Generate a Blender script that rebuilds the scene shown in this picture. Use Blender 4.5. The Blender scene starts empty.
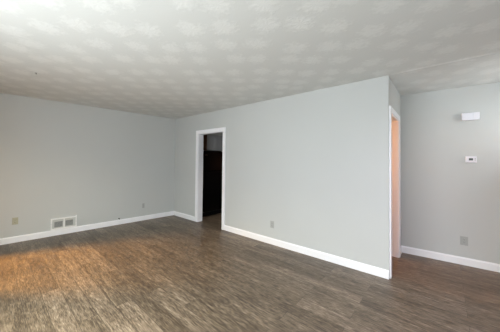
import bpy, bmesh, math, random
from mathutils import Vector, Matrix
from math import sin, cos, pi, radians

scene = bpy.context.scene
COL = scene.collection

# ------------------------------------------------------------------ camera, world, lights, exposure
F_PX, PRINCIPAL_Y = 225.79, 156.455
YAW, ROLL, PITCH = .8569, .0103, .0207
cd = bpy.data.cameras.new('camera')
cam = bpy.data.objects.new('camera', cd)
COL.objects.link(cam)
fw = Vector((sin(YAW)*cos(PITCH), cos(YAW)*cos(PITCH), sin(PITCH)))
rt = Vector((cos(YAW), -sin(YAW), 0)); up = rt.cross(fw)
rt, up = cos(ROLL)*rt + sin(ROLL)*up, -sin(ROLL)*rt + cos(ROLL)*up
m = Matrix.Identity(4)
for i in range(3):
    m[i][0], m[i][1], m[i][2] = rt[i], up[i], -fw[i]
m.translation = Vector((-3.152, -5.3358, 1.384))
cam.matrix_world = m
cd.sensor_width = 36
cd.lens = F_PX*36/500
cd.shift_y = (PRINCIPAL_Y - 166)/500
cd.clip_start = .05
scene.camera = cam

scene.view_settings.view_transform = 'Standard'
scene.view_settings.look = 'None'
scene.view_settings.gamma = 1
scene.view_settings.use_curve_mapping = False
scene.view_settings.exposure = 0.04

world = bpy.data.worlds.new('sky'); scene.world = world
world.use_nodes = True
bg = world.node_tree.nodes['Background']
bg.inputs[0].default_value = (.72, .86, 1, 1); bg.inputs[1].default_value = .12

def area(name, loc, target, sx, sy, power, col):
    l = bpy.data.lights.new(name, 'AREA'); l.shape = 'RECTANGLE'
    l.size, l.size_y, l.energy, l.color = sx, sy, power, col
    o = bpy.data.objects.new(name, l); COL.objects.link(o)
    o.location = loc
    o.rotation_euler = (Vector(target)-Vector(loc)).to_track_quat('-Z', 'Y').to_euler()
    return o
def point(name, loc, power, col, radius):
    l = bpy.data.lights.new(name, 'POINT'); l.energy, l.color, l.shadow_soft_size = power, col, radius
    o = bpy.data.objects.new(name, l); COL.objects.link(o); o.location = loc
    return o
# daylight through the windows of the rear wall and of the left wall
area('daylight_rear_sky', (-1.9, -7.0, 2.8), (-1.8, -4.5, 0.0), 2.6, 1.0, 120, (.96, .86, 1.0))
area('daylight_left_up', (-4.55, -4.1, .75), (-3.0, -3.9, 2.2), 2.4, 1.0, 24, (1, .96, .87))
area('daylight_left', (-4.40, -4.1, 1.35), (-1.0, -4.1, 1.25), 2.4, 1.5, 122, (.80, .885, .95))
area('daylight_left_steep', (-4.62, -3.4, 2.75), (-2.7, -3.2, 0.0), 3.0, .7, 310, (1, .94, .70))
area('daylight_entry', (.62, -6.6, 1.95), (.55, -4.7, 2.25), .8, .45, 11.5, (.96, 1, 1))
# tungsten lamps of the dining room and hall, plus two added kitchen fills
def spot(name, loc, target, power, col, angle, radius):
    l = bpy.data.lights.new(name, 'SPOT'); l.energy, l.color, l.shadow_soft_size = power, col, radius
    l.spot_size, l.spot_blend = radians(angle), 1
    o = bpy.data.objects.new(name, l); COL.objects.link(o); o.location = loc
    o.rotation_euler = (Vector(target)-Vector(loc)).to_track_quat('-Z', 'Y').to_euler()
spot('downlight_dining', (-5.05, .22, 2.25), (-2.95, -1.25, 0), 1900, (1, .50, .09), 47, .13)
point('lamp_dining', (-5.05, .25, 1.1), 8, (1, .45, .15), .10)
point('lamp_hall', (.30, -3.36, 1.9), 52, (1, .36, .08), .08)
point('fridge_glow_fill', (2.3, -2.5, 1.3), .6, (1, .38, .18), .25)  # unseen source, added for a warm reflection on the refrigerator front
spot('kitchen_floor_fill', (.75, -1.75, 2.38), (.5, -1.45, 0), 45, (1, .85, .75), 70, .06)  # unseen source, added to brighten the kitchen floor

# ------------------------------------------------------------------ node helpers and materials
class NT:
    def __init__(s, name):
        s.m = bpy.data.materials.new(name); s.m.use_nodes = True
        s.t = s.m.node_tree; s.b = s.t.nodes['Principled BSDF']
    def n(s, typ, **kw):
        nd = s.t.nodes.new(typ)
        for k, v in kw.items():
            if k in nd.inputs: nd.inputs[k].default_value = v
            else: setattr(nd, k, v)
        return nd
    def l(s, a, b): s.t.links.new(a, b)
    def math(s, op, a, b=None, clamp=False):
        nd = s.t.nodes.new('ShaderNodeMath'); nd.operation = op; nd.use_clamp = clamp
        for i, v in enumerate((a, b)):
            if v is None: continue
            if isinstance(v, (int, float)): nd.inputs[i].default_value = v
            else: s.l(v, nd.inputs[i])
        return nd.outputs[0]
    def ramp(s, fac, stops):
        nd = s.t.nodes.new('ShaderNodeValToRGB'); e = nd.color_ramp.elements
        while len(e) > 1: e.remove(e[-1])
        for i, (p, c) in enumerate(stops):
            q = e[0] if i == 0 else e.new(p)
            q.position = p; q.color = (c, c, c, 1) if isinstance(c, (int, float)) else (*c, 1)
        s.l(fac, nd.inputs[0]); return nd.outputs[0]
    def mix(s, fac, a, b, mode='MIX'):
        nd = s.t.nodes.new('ShaderNodeMix'); nd.data_type = 'RGBA'; nd.blend_type = mode
        for sock, v in ((nd.inputs[0], fac), (nd.inputs[6], a), (nd.inputs[7], b)):
            if isinstance(v, (int, float)): sock.default_value = v
            elif isinstance(v, tuple): sock.default_value = (*v, 1)
            else: s.l(v, sock)
        return nd.outputs[2]
    def coords(s, scale=(1, 1, 1), rot=(0, 0, 0), loc=(0, 0, 0), obj=True):
        tc = s.t.nodes.new('ShaderNodeTexCoord'); mp = s.t.nodes.new('ShaderNodeMapping')
        mp.inputs['Scale'].default_value = scale; mp.inputs['Rotation'].default_value = rot; mp.inputs['Location'].default_value = loc
        s.l(tc.outputs['Object' if obj else 'Generated'], mp.inputs[0]); return mp.outputs[0]
    def bump(s, h, strength=.2, dist=.01):
        nd = s.n('ShaderNodeBump', Strength=strength, Distance=dist); s.l(h, nd.inputs['Height']); s.l(nd.outputs[0], s.b.inputs['Normal'])

def plain(name, col, rough=.5, metal=0, bump=0, scale=60, spec=.5, vary=.05):
    t = NT(name)
    nz = t.n('ShaderNodeTexNoise', Scale=scale, Detail=4.0); t.l(t.coords(), nz.inputs['Vector'])
    c = t.mix(nz.outputs[0], tuple(x*(1-vary) for x in col), tuple(min(1, x*(1+vary)) for x in col))
    t.l(c, t.b.inputs['Base Color'])
    t.b.inputs['Roughness'].default_value = rough; t.b.inputs['Metallic'].default_value = metal
    t.b.inputs['Specular IOR Level'].default_value = spec
    if bump: t.bump(nz.outputs[0], bump, .002)
    return t.m

def wall_paint(name, col):
    t = NT(name)
    big = t.n('ShaderNodeTexNoise', Scale=1.3, Detail=2.0); t.l(t.coords(), big.inputs['Vector'])
    fine = t.n('ShaderNodeTexNoise', Scale=170.0, Detail=3.0); t.l(t.coords(), fine.inputs['Vector'])
    t.l(t.mix(big.outputs[0], tuple(x*.975 for x in col), tuple(x*1.025 for x in col)), t.b.inputs['Base Color'])
    t.b.inputs['Roughness'].default_value = .6; t.b.inputs['Specular IOR Level'].default_value = .25
    t.bump(fine.outputs[0], .08, .002)
    return t.m

def ceiling_mat():
    t = NT('stomped_plaster')
    co = t.coords(scale=(1/.295,)*3, rot=(0, 0, radians(50)))
    vo = t.n('ShaderNodeTexVoronoi', Scale=1.0, Randomness=.38); vo.voronoi_dimensions = '2D'
    t.l(co, vo.inputs['Vector'])
    sub = t.n('ShaderNodeVectorMath', operation='SUBTRACT'); t.l(co, sub.inputs[0]); t.l(vo.outputs['Position'], sub.inputs[1])
    sx = t.n('ShaderNodeSeparateXYZ'); t.l(sub.outputs[0], sx.inputs[0])
    ang = t.math('ARCTAN2', sx.outputs[1], sx.outputs[0])
    sc = t.n('ShaderNodeSeparateColor'); t.l(vo.outputs['Color'], sc.inputs[0])
    nz = t.n('ShaderNodeTexNoise', Scale=9.0, Detail=3.0); t.l(co, nz.inputs['Vector'])
    wob = t.math('MULTIPLY', nz.outputs[0], 9.0)
    ph = t.math('ADD', t.math('MULTIPLY', sc.outputs[0], 6.28), wob)
    petal = t.math('SINE', t.math('ADD', t.math('MULTIPLY', ang, 9.0), ph))
    dist = t.math('ADD', vo.outputs['Distance'], t.math('MULTIPLY', t.math('SUBTRACT', nz.outputs[0], .5), .7))
    mask = t.ramp(dist, [(0, .8), (.10, 1), (.20, .85), (.42, 0)])
    fine = t.n('ShaderNodeTexNoise', Scale=48.0, Detail=4.0); t.l(t.coords(), fine.inputs['Vector'])
    h = t.math('ADD', t.math('MULTIPLY', mask, t.math('ADD', t.math('MULTIPLY', petal, .28), .9)), t.math('MULTIPLY', fine.outputs[0], .25))
    t.l(t.mix(t.math('MULTIPLY', mask, .8), (.65, .668, .655), (.74, .757, .745)), t.b.inputs['Base Color'])
    t.b.inputs['Roughness'].default_value = .8; t.b.inputs['Specular IOR Level'].default_value = .2
    t.bump(h, .11, .012)
    return t.m

def floor_mat():
    t = NT('strand_plank_floor')
    # rows of planks run along world Y
    co = t.coords(rot=(0, 0, radians(90)), loc=(.31, .02, 0))
    br = t.n('ShaderNodeTexBrick', Scale=1.0); br.offset = .37; br.offset_frequency = 2
    for k, v in (('Brick Width', 1.25), ('Row Height', .145), ('Mortar Size', .0022), ('Mortar Smooth', .2), ('Bias', 0.0)): br.inputs[k].default_value = v
    br.inputs['Color1'].default_value = (0, 0, 0, 1); br.inputs['Color2'].default_value = (1, 1, 1, 1); br.inputs['Mortar'].default_value = (.5, .5, .5, 1)
    t.l(co, br.inputs['Vector'])
    rnd = br.outputs['Color']
    # per-plank shift of the grain
    sep = t.n('ShaderNodeSeparateColor'); t.l(rnd, sep.inputs[0])
    off = t.n('ShaderNodeCombineXYZ'); t.l(t.math('MULTIPLY', sep.outputs[0], 7.0), off.inputs[0]); t.l(t.math('MULTIPLY', sep.outputs[0], 3.0), off.inputs[1])
    av = t.n('ShaderNodeVectorMath', operation='ADD'); t.l(t.coords(scale=(1, 1, 1)), av.inputs[0]); t.l(off.outputs[0], av.inputs[1])
    def grain(sx, sy, det):
        mp = t.n('ShaderNodeMapping'); mp.inputs['Scale'].default_value = (sx, sy, 1); t.l(av.outputs[0], mp.inputs[0])
        nz = t.n('ShaderNodeTexNoise', Scale=1.0, Detail=det, Roughness=.6); t.l(mp.outputs[0], nz.inputs['Vector']); return nz.outputs[0]
    g1, g2, g3 = grain(95, 8, 3.0), grain(210, 18, 2.0), grain(20, 2.2, 3.0)
    big = t.n('ShaderNodeTexNoise', Scale=.9, Detail=3.0); t.l(t.coords(), big.inputs['Vector'])
    v = t.math('ADD', t.math('MULTIPLY', g1, .38), t.math('ADD', t.math('MULTIPLY', g2, .36), t.math('MULTIPLY', g3, .26)))
    c = t.ramp(v, [(.36, (.028, .020, .013)), (.46, (.100, .075, .052)), (.54, (.185, .144, .102)), (.66, (.36, .295, .222))])
    tone = t.ramp(sep.outputs[0], [(0, (.74, .72, .70)), (.35, (.93, .93, .92)), (.7, (1.0, 1.0, 1.0)), (1, (1.32, 1.33, 1.36))])
    c = t.mix(1.0, c, tone, 'MULTIPLY')
    tone2 = t.ramp(big.outputs[0], [(.3, .90), (.7, 1.08)])
    c = t.mix(1.0, c, tone2, 'MULTIPLY')
    seam = t.math('MULTIPLY', br.outputs['Fac'], .55)
    c = t.mix(seam, c, (.02, .015, .012))
    t.l(c, t.b.inputs['Base Color'])
    t.l(t.math('ADD', t.math('MULTIPLY', g1, .18), .32), t.b.inputs['Roughness'])
    t.b.inputs['Specular IOR Level'].default_value = .45
    t.bump(t.math('SUBTRACT', t.math('MULTIPLY', v, .35), t.math('MULTIPLY', br.outputs['Fac'], .5)), .25, .002)
    return t.m

M = dict(
    wall=wall_paint('grey_wall_paint', (.555, .57, .56)),
    ceiling=ceiling_mat(), floor=floor_mat(),
    trim=plain('white_trim_paint', (.89, .895, .92), .35, spec=.4, vary=.02),
    white=plain('white_plastic', (.80, .80, .86), .35, vary=.02),
    ivory=plain('almond_plastic', (.42, .41, .31), .4, vary=.02),
    grey=plain('grey_plastic', (.40, .41, .40), .4, vary=.02),
    pale=plain('pale_plastic', (.40, .42, .41), .4, vary=.02),
    dark=plain('dark_slot', (.02, .02, .02), .6),
    lcd=plain('lcd_glass', (.10, .115, .115), .2),
    ventwhite=plain('white_enamel', (.86, .86, .85), .4, vary=.03),
    ventgrey=plain('grey_enamel', (.56, .57, .55), .4, vary=.03),
    ventlouver=plain('louver_enamel', (.34, .35, .34), .45, vary=.03),
    ventdark=plain('duct_shade_hook_grey', (.16, .16, .16), .7),  # painted shade behind the louvers, plain dark grey on the ceiling hook
    steel=plain('brushed_steel', (.40, .40, .40), .45, metal=1),
    black=plain('black_enamel', (.002, .002, .0022), .25, spec=.35),
    blackplastic=plain('black_plastic', (.004, .004, .004), .5, spec=.3),
    panelbrown=plain('brown_side_panel', (.12, .062, .035), .45, scale=20, vary=.25),
    cabinet=plain('grey_cabinet_paint', (.36, .36, .36), .45, vary=.04),
)

# ------------------------------------------------------------------ mesh helpers
def box(bm, x0, x1, y0, y1, z0, z1, bevel=0, mat=None):
    r = bmesh.ops.create_cube(bm, size=1)
    bmesh.ops.scale(bm, vec=(abs(x1-x0), abs(y1-y0), abs(z1-z0)), verts=r['verts'])
    bmesh.ops.translate(bm, vec=((x0+x1)/2, (y0+y1)/2, (z0+z1)/2), verts=r['verts'])
    if bevel:
        ed = list({e for v in r['verts'] for e in v.link_edges})
        bmesh.ops.bevel(bm, geom=ed, offset=bevel, segments=2, profile=.6, affect='EDGES')
def cyl(bm, p, q, r, seg=16, r2=None):
    p, q = Vector(p), Vector(q); d = q-p
    mat = Matrix.Translation((p+q)/2) @ d.to_track_quat('Z', 'Y').to_matrix().to_4x4()
    bmesh.ops.create_cone(bm, cap_ends=True, segments=seg, radius1=r, radius2=r if r2 is None else r2, depth=d.length, matrix=mat)
def prism(bm, pts, axis_from, axis_to):
    """extrude the outline pts (list of Vector) by the vector axis_to - axis_from"""
    d = Vector(axis_to)-Vector(axis_from)
    a = [bm.verts.new(p) for p in pts]; b = [bm.verts.new(Vector(p)+d) for p in pts]
    n = len(pts)
    bm.faces.new(a[::-1]); bm.faces.new(b)
    for i in range(n): bm.faces.new((a[i], a[(i+1) % n], b[(i+1) % n], b[i]))
    bmesh.ops.recalc_face_normals(bm, faces=bm.faces)
def obj(name, bm, mat, parent=None, loc=None, rz=0):
    me = bpy.data.meshes.new(name); bm.to_mesh(me); bm.free()
    me.materials.append(mat)
    o = bpy.data.objects.new(name, me); COL.objects.link(o)
    if parent: o.parent = parent
    if loc is not None: o.location = loc; o.rotation_euler.z = rz
    return o
def thing(name, label, cat, loc, rz=0, group=None):
    o = bpy.data.objects.new(name, None); COL.objects.link(o)
    o.empty_display_size = .05
    o.location = loc; o.rotation_euler.z = rz
    o['label'] = label; o['category'] = cat
    if group: o['group'] = group
    return o
def struct(o, label=None):
    o['kind'] = 'structure'
    if label: o['label'] = label
    return o
def NEW(): return bmesh.new()

# ------------------------------------------------------------------ plan of the room (metres)
H = 2.44
O = Vector((-.051, -.118, 0))        # far corner
BL = Vector((-4.05, .131, 0))        # left end of the back wall
PC = Vector((-.012, -4.82, 0))       # free end of the long wall
Q = Vector((1.061, -4.806, 0))       # corner of the short wall with the side wall
Q2 = Vector((1.182, -6.30, 0))       # rear end of the side wall
LR = Vector((-4.05, -6.30, 0))       # rear end of the left wall
T = .12

class Frame:
    """local frame of a wall: s along it, n into the room, z up"""
    def __init__(s, A, B, flip=False):
        s.A = A; s.d = (B-A).normalized(); s.L = (B-A).length
        s.nrm = Vector((-s.d.y, s.d.x, 0)) * (-1 if flip else 1)
    def at(s, u, n=0, z=0): return s.A + s.d*u + s.nrm*n + Vector((0, 0, z))
    def s_of(s, p): return (Vector(p)-s.A).dot(s.d)
    def face(s):     # rotation that turns local -Y (front of a wall fitting) into the room
        return math.atan2(s.nrm.y, s.nrm.x) + pi/2
FB = Frame(O, BL)                    # back wall
FL = Frame(O, PC, True)              # long wall
FS = Frame(PC, Q, True)              # short wall with the second doorway
FQ = Frame(Q, Q2, True)              # side wall
FR = Frame(LR, Q2)                   # rear wall
FW = Frame(LR, BL, True)             # left wall
for f, c in ((FB, (-2, -3)), (FL, (-2, -3)), (FS, (.5, -6)), (FQ, (0, -6)), (FR, (-2, -4)), (FW, (-2, -4))):
    assert (Vector((c[0], c[1], 0))-f.A).dot(f.nrm) > 0, f.d

def wbox(bm, F, s0, s1, n0, n1, z0, z1, bev=0):
    n = len(bm.verts)
    tmp = bmesh.new(); box(tmp, s0, s1, n0, n1, z0, z1, bev)
    Mx = Matrix.Identity(4)
    for i in range(3): Mx[i][0], Mx[i][1] = F.d[i], F.nrm[i]
    Mx.translation = F.A
    bmesh.ops.transform(tmp, matrix=Mx, verts=tmp.verts)
    bmesh.ops.recalc_face_normals(tmp, faces=tmp.faces)
    me = bpy.data.meshes.new('t'); tmp.to_mesh(me); tmp.free(); bm.from_mesh(me); bpy.data.meshes.remove(me)

def wall(name, F, s0, s1, holes=(), label=None, t=T):
    bm = NEW(); cur = s0
    for (a, b, z0, z1) in sorted(holes):
        wbox(bm, F, cur, a, -t, 0, 0, H)
        if z0 > 0: wbox(bm, F, a, b, -t, 0, 0, z0)
        wbox(bm, F, a, b, -t, 0, z1, H)
        cur = b
    wbox(bm, F, cur, s1, -t, 0, 0, H)
    return struct(obj(name, bm, M['wall']), label)

# floor and ceiling
bm = NEW(); box(bm, -6.8, 3.2, -7.0, 1.6, -.1, 0); struct(obj('floor', bm, M['floor']), 'brown grey strand grain plank floor')
bm = NEW(); box(bm, -4.17, 3.2, -6.45, 1.6, H, H+.1); box(bm, -6.8, -4.17, -1.9, 1.6, H, H+.1); struct(obj('ceiling', bm, M['ceiling']), 'pale grey ceiling stamped with rosette plaster texture')

# doorways in wall coordinates
D1 = (FL.s_of((0, -1.085, 0)), FL.s_of((0, -1.915, 0)), 1.995)
D2 = (.085, .805, 2.01)
D3 = (FW.s_of((0, -.86, 0)), FW.s_of((0, -.11, 0)), 2.03)
W1 = (FW.s_of((0, -5.35, 0)), FW.s_of((0, -2.35, 0)), .12, 2.36)
W2 = (.8, 3.5, .12, 2.36)
W3 = (4.25, 5.1, 1.65, 2.2)

wall('wall_back', FB, -.2, FB.L, label='plain grey wall behind with floor vent and outlet')
wall('wall_long', FL, -.1, FL.L, [(D1[0], D1[1], 0, D1[2])], 'long grey wall with white cased kitchen doorway')
wall('wall_end', FS, T+.002, FS.L, [(D2[0], D2[1], 0, D2[2])], 'narrow grey end wall with cased doorway')
wall('wall_side', FQ, 0, FQ.L, label='grey wall at right with thermostat and door chime')
wall('wall_rear', FR, 0, FR.L, [W2, W3])
wall('wall_left', FW, 0, FW.L, [(D3[0], D3[1], 0, D3[2]), W1])

# rooms behind the doorways
def shell(name, x0, x1, y0, y1):
    bm = NEW(); box(bm, x0, x1, y0, y1, 0, H); return struct(obj(name, bm, M['wall']))
shell('wall_kitchen_east', 2.8, 2.9, -3.1, .3)
shell('wall_kitchen_north', .08, 2.8, .02, .12)
shell('wall_partition', .10, 2.9, -3.2, -3.1)
shell('wall_hall_east', 1.25, 1.35, -4.68, -3.2)
shell('wall_dining_west', -6.7, -6.6, -1.8, 1.5)
shell('wall_dining_north', -6.6, -4.17, 1.4, 1.5)
shell('wall_dining_south', -6.6, -4.17, -1.8, -1.7)
shell('wall_dining_east', -4.17, -4.05, .135, 1.4)

# ------------------------------------------------------------------ baseboards
BH, BT = .102, .014
def baseboard(name, F, runs, label):
    bm = NEW()
    for s0, s1 in runs:
        prof = [(0, 0), (BT, 0), (BT, BH-.018), (BT*.55, BH-.006), (BT*.45, BH), (0, BH)]
        prism(bm, [F.at(s0, n, z) for n, z in prof], F.at(s0), F.at(s1))
    return struct(obj(name, bm, M['trim']), label)
CW, CT = .072, .018
baseboard('baseboard_back', FB, [(0, FB.L)], 'white baseboard along the back wall')
baseboard('baseboard_long', FL, [(BT, D1[0]-CW), (D1[1]+CW, FL.L)], 'white baseboard along the long wall')
baseboard('baseboard_end', FS, [(D2[1]+.065, FS.L)], 'white baseboard on the narrow end wall')
baseboard('baseboard_side', FQ, [(0, FQ.L)], 'white baseboard under thermostat wall')

# ------------------------------------------------------------------ doorways: jambs and casings
def doorway(name, F, D, label, t=T, CW=.072):
    root = bpy.data.objects.new(name, None); COL.objects.link(root); struct(root, label)
    root.empty_display_size = .1
    a, b, h = D
    for s0, s1 in ((a-.001, a+.016), (b-.016, b+.001)):
        bm = NEW(); wbox(bm, F, s0, s1, -t-.004, .004, 0, h); obj('jamb', bm, M['trim'], root)
    bm = NEW(); wbox(bm, F, a, b, -t-.004, .004, h-.016, h+.001); obj('head_jamb', bm, M['trim'], root)
    for sgn in (1, -1):
        n0 = .0005 if sgn > 0 else -t-.0005
        n1 = n0+CT*sgn
        rv = .006
        for s0, s1 in ((a-CW, a+rv), (b-rv, b+CW)):
            bm = NEW(); wbox(bm, F, s0, s1, min(n0, n1), max(n0, n1), 0, h+CW, .004); obj('casing', bm, M['trim'], root)
        bm = NEW(); wbox(bm, F, a+rv, b-rv, min(n0, n1), max(n0, n1), h-rv, h+CW, .004); obj('head_casing', bm, M['trim'], root)
    return root
doorway('door_1', FL, D1, 'white cased doorway into the dark kitchen')
doorway('door_2', FS, D2, 'white cased doorway glowing orange at the right', CW=.065)
doorway('door_3', FW, D3, 'white cased doorway to dining room')

def window(name, F, W):
    a, b, z0, z1 = W
    root = bpy.data.objects.new(name, None); COL.objects.link(root); struct(root)
    bm = NEW()
    wbox(bm, F, a, a+.05, -.09, -.03, z0, z1); wbox(bm, F, b-.05, b, -.09, -.03, z0, z1)
    wbox(bm, F, a, b, -.09, -.03, z0, z0+.05); wbox(bm, F, a, b, -.09, -.03, z1-.05, z1)
    wbox(bm, F, (a+b)/2-.025, (a+b)/2+.025, -.09, -.03, z0, z1)
    obj('window_frame', bm, M['trim'], root)
    bm = NEW(); wbox(bm, F, a-.07, b+.07, 0, .05, z0-.03, z0); obj('window_sill', bm, M['trim'], root)
window('window_1', FW, W1); window('window_2', FR, W2); window('window_3', FR, W3)

# taped joint that carries on the line of the long wall across the ceiling
bm = NEW()
prism(bm, [Vector((-.05, -4.83, H+.001)), Vector((-.012, -4.83, H-.006)), Vector((.03, -4.83, H+.001))], (0, -4.83, 0), (0, -6.29, 0))
struct(obj('trim_1', bm, M['ceiling']), 'raised ceiling joint running on from the long wall')

# ------------------------------------------------------------------ wall fittings (local: x right, -y out of the wall, z up; origin on the wall)
def outlet(F, s, z, label, mat, w=.072, h=.116, kind='duplex'):
    root = thing('wall_outlet' if kind == 'duplex' else 'cable_jack', label, 'outlet' if kind == 'duplex' else 'jack', F.at(s, 0, z), F.face(), 'wall outlets' if kind == 'duplex' else None)
    bm = NEW(); box(bm, -w/2, w/2, -.006, 0, -h/2, h/2, .0025); obj('cover_plate', bm, mat, root)
    if kind == 'duplex':
        for dz in (-.0195, .0195):
            bm = NEW(); cyl(bm, (0, -.0055, dz), (0, -.0085, dz), .0165, 24); 
            r = obj('receptacle', bm, mat, root)
            bm = NEW()
            box(bm, -.008, -.0058, -.0092, -.008, dz, dz+.008); box(bm, .0058, .008, -.0092, -.008, dz, dz+.007)
            cyl(bm, (0, -.008, dz-.007), (0, -.0092, dz-.007), .0025, 10)
            obj('slot', bm, M['dark'], r)
        bm = NEW(); cyl(bm, (0, -.006, 0), (0, -.0075, 0), .0035, 12); obj('screw', bm, M['steel'], root)
    else:
        bm = NEW(); cyl(bm, (0, -.006, 0), (0, -.018, 0), .0065, 12); obj('connector', bm, M['steel'], root)
        for dz in (-.042, .042):
            bm = NEW(); cyl(bm, (0, -.006, dz), (0, -.0075, dz), .003, 10); obj('screw', bm, M['steel'], root)
    return root
outlet(FB, FB.s_of((-2.848, .056, 0)), .353, 'almond duplex wall outlet left of the floor vent', M['ivory'])
outlet(FL, FL.s_of((-.026, -3.135, 0)), .328, 'grey duplex wall outlet on the long wall right of kitchen doorway', M['grey'])
outlet(FQ, FQ.s_of((1.119, -5.52, 0)), .326, 'pale grey duplex wall outlet below the thermostat', M['pale'], w=.08, h=.12)
outlet(FB, FB.s_of((-.805, -.07, 0)), .335, 'small dark grey cable jack plate near the far room corner', M['grey'], w=.05, h=.105, kind='jack')

# low wall register
p = FB.at(FB.s_of((-2.22, 0, 0)), 0, .105)
reg = thing('wall_vent', 'white rectangular two panel wall vent resting on the baseboard', 'vent', p, FB.face())
w, h = .375, .205
bm = NEW(); box(bm, -w/2+.01, w/2-.01, -.003, 0, .01, h-.01); obj('duct_shade', bm, M['ventdark'], reg)  # dark sheet, shade of the duct put into its colour
OPEN = ((-w/2+.052, -.020), (.020, w/2-.056)); OZ0, OZ1 = .040, h-.062
bm = NEW()
for a, b in zip((-w/2+.012, OPEN[0][1], OPEN[1][1]), (OPEN[0][0], OPEN[1][0], w/2-.012)): box(bm, a, b, -.010, -.002, .012, h-.012)
for a, b in OPEN:
    box(bm, a, b, -.010, -.002, .012, OZ0); box(bm, a, b, -.010, -.002, OZ1, h-.012)
obj('face_plate', bm, M['ventgrey'], reg)
bm = NEW()
box(bm, -w/2, -w/2+.022, -.02, 0, 0, h, .003); box(bm, w/2-.018, w/2, -.02, 0, 0, h+.012, .003)
box(bm, -w/2+.02, w/2-.016, -.02, 0, 0, .022, .003); box(bm, -w/2+.02, w/2-.016, -.02, 0, h-.024, h, .003)
obj('frame', bm, M['ventwhite'], reg)
bm = NEW(); box(bm, -.008, .008, -.019, 0, .020, h-.022, .002); obj('divider', bm, M['ventwhite'], reg)
for x0, x1 in OPEN:
    bm = NEW()
    z = OZ0+.003
    while z < OZ1-.006:
        pts = [Vector((x0, -.009, z)), Vector((x0, -.0078, z+.001)), Vector((x0, -.0032, z+.0065)), Vector((x0, -.0045, z+.0058))]
        prism(bm, pts, (x0, 0, 0), (x1, 0, 0)); z += .0115
    obj('louver', bm, M['ventlouver'], reg)
for sx in (-1, 1):
    bm = NEW(); cyl(bm, (sx*(w/2-.010), -.019, h/2), (sx*(w/2-.010), -.0215, h/2), .004, 12); obj('screw', bm, M['steel'], reg)

# door chime box
z0 = 1.968
ch = thing('door_chime', 'white rectangular door chime box high on the right wall', 'door chime', FQ.at(FQ.s_of((1.125, -5.592, 0)), 0, z0), FQ.face())
bm = NEW(); box(bm, -.082, .082, -.012, 0, .004, .096, .002); obj('base_plate', bm, M['white'], ch)
bm = NEW(); box(bm, -.088, .028, -.05, -.010, 0, .1, .004); obj('cover', bm, M['white'], ch)
bm = NEW(); box(bm, .030, .088, -.047, -.010, 0, .1, .004); obj('side_cover', bm, M['white'], ch)

# thermostat
th = thing('thermostat', 'white thermostat with small dark screen below the door chime', 'thermostat', FQ.at(FQ.s_of((1.127, -5.597, 0)), 0, 1.437), FQ.face())
bm = NEW(); box(bm, -.057, .057, -.008, 0, -.043, .043, .002); obj('wall_plate', bm, M['white'], th)
bm = NEW(); box(bm, -.053, .053, -.028, -.006, -.039, .039, .006); obj('housing', bm, M['white'], th)
bm = NEW(); box(bm, -.026, .016, -.0295, -.027, -.013, .017, .001); obj('screen', bm, M['lcd'], th)
for dz in (-.008, .010):
    bm = NEW(); box(bm, .030, .042, -.0305, -.027, dz-.005, dz+.005, .001); obj('button', bm, M['pale'], th)

# small things
st = thing('cable_stub', 'short dark cable stub poking out just above the baseboard', 'cable', FB.at(FB.s_of((-1.304, 0, 0)), 0, .128), FB.face())
bm = NEW(); cyl(bm, (0, 0, 0), (0, -.022, 0), .011, 12); obj('grommet', bm, M['blackplastic'], st)
bm = NEW(); cyl(bm, (0, -.02, 0), (.004, -.045, -.012), .005, 10); obj('cable_end', bm, M['blackplastic'], st)

hk = thing('ceiling_hook', 'tiny dark hook screwed into the ceiling at upper left', 'hook', (-2.80, -1.536, H))
bm = NEW(); cyl(bm, (0, 0, 0), (0, 0, -.004), .010, 16); obj('collar', bm, M['ventdark'], hk)
bm = NEW()
pts = [Vector((0, 0, -.004)), Vector((0, 0, -.008))] + [Vector((.005*sin(a), 0, -.013+.005*cos(a))) for a in [0.0+i*pi/6 for i in range(1, 9)]]
for a, b in zip(pts, pts[1:]): cyl(bm, a, b, .0015, 8)
obj('hook_wire', bm, M['ventdark'], hk)

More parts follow.
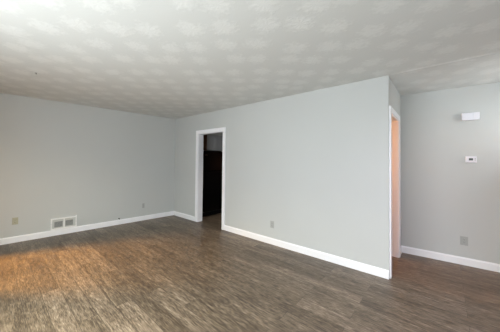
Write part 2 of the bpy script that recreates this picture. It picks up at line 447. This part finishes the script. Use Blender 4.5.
# ------------------------------------------------------------------ kitchen behind the doorway
fr = thing('refrigerator', 'black top freezer refrigerator seen through the kitchen doorway', 'refrigerator', (.62, -.90, 0))
X0, X1 = -.38, .38
bm = NEW(); box(bm, X0, X1, .07, .78, .04, 1.60, .008); obj('cabinet_body', bm, M['black'], fr)
bm = NEW(); box(bm, X0, X1, 0, .066, 1.13, 1.62, .012); fd = obj('freezer_door', bm, M['black'], fr)
bm = NEW(); box(bm, X0, X1, 0, .066, .13, 1.118, .012); md = obj('refrigerator_door', bm, M['black'], fr)
def handle(par, z0, z1):
    bm = NEW(); x = X1-.05
    box(bm, x-.013, x+.013, -.05, -.03, z0, z1, .006)
    for z in (z0+.03, z1-.03): box(bm, x-.01, x+.01, -.034, .002, z-.015, z+.015)
    obj('handle', bm, M['blackplastic'], par)
handle(fd, 1.16, 1.50); handle(md, .62, 1.09)
bm = NEW(); box(bm, X0+.05, X0+.13, -.003, .002, 1.515, 1.532, .001); obj('badge', bm, M['steel'], fd)
bm = NEW()
box(bm, X0+.02, X1-.02, .03, .06, .02, .12)
for i in range(5): box(bm, X0+.04, X1-.04, .024, .032, .03+i*.018, .038+i*.018)
obj('toe_grille', bm, M['blackplastic'], fr)
for sx in (X0+.06, X1-.06):
    bm = NEW(); cyl(bm, (sx, .10, 0), (sx, .10, .05), .022, 14); obj('foot', bm, M['blackplastic'], fr)
    bm = NEW(); cyl(bm, (sx, .70, 0), (sx, .70, .05), .022, 14); obj('foot', bm, M['blackplastic'], fr)

cb = thing('wall_cabinet', 'grey two door wall cabinet hung above the black refrigerator', 'cabinet', (.64, -.88, 1.645))
bm = NEW(); box(bm, -.28, .52, .022, .87, 0, .40, .002); obj('carcass', bm, M['cabinet'], cb)
for x0, x1, kx in ((-.278, .0, -.03), (.004, .282, .034)):
    bm = NEW()
    box(bm, x0, x1, .004, .02, .01, .375, .002)
    f = .05
    box(bm, x0, x0+f, -.004, .006, .01, .375, .002); box(bm, x1-f, x1, -.004, .006, .01, .375, .002)
    box(bm, x0+f, x1-f, -.004, .006, .01, .01+f, .002); box(bm, x0+f, x1-f, -.004, .006, .375-f, .375, .002)
    d = obj('cabinet_door', bm, M['cabinet'], cb)
    bm = NEW(); cyl(bm, (kx, -.004, .05), (kx, -.024, .05), .008, 14, .012); obj('knob', bm, M['steel'], d)
bm = NEW(); box(bm, -.41, -.282, -.006, .87, 0, .40, .002); o = obj('side_panel', bm, M['panelbrown'], cb); o['label'] = 'narrow brown side panel'  # brown strip left of the cabinet doors
bm = NEW(); box(bm, .286, .52, -.004, .02, 0, .40, .002); obj('filler_panel', bm, M['cabinet'], cb)
bm = NEW(); box(bm, .235, 1.16, -.85, .015, 2.046, H); struct(obj('wall_soffit', bm, M['wall']))
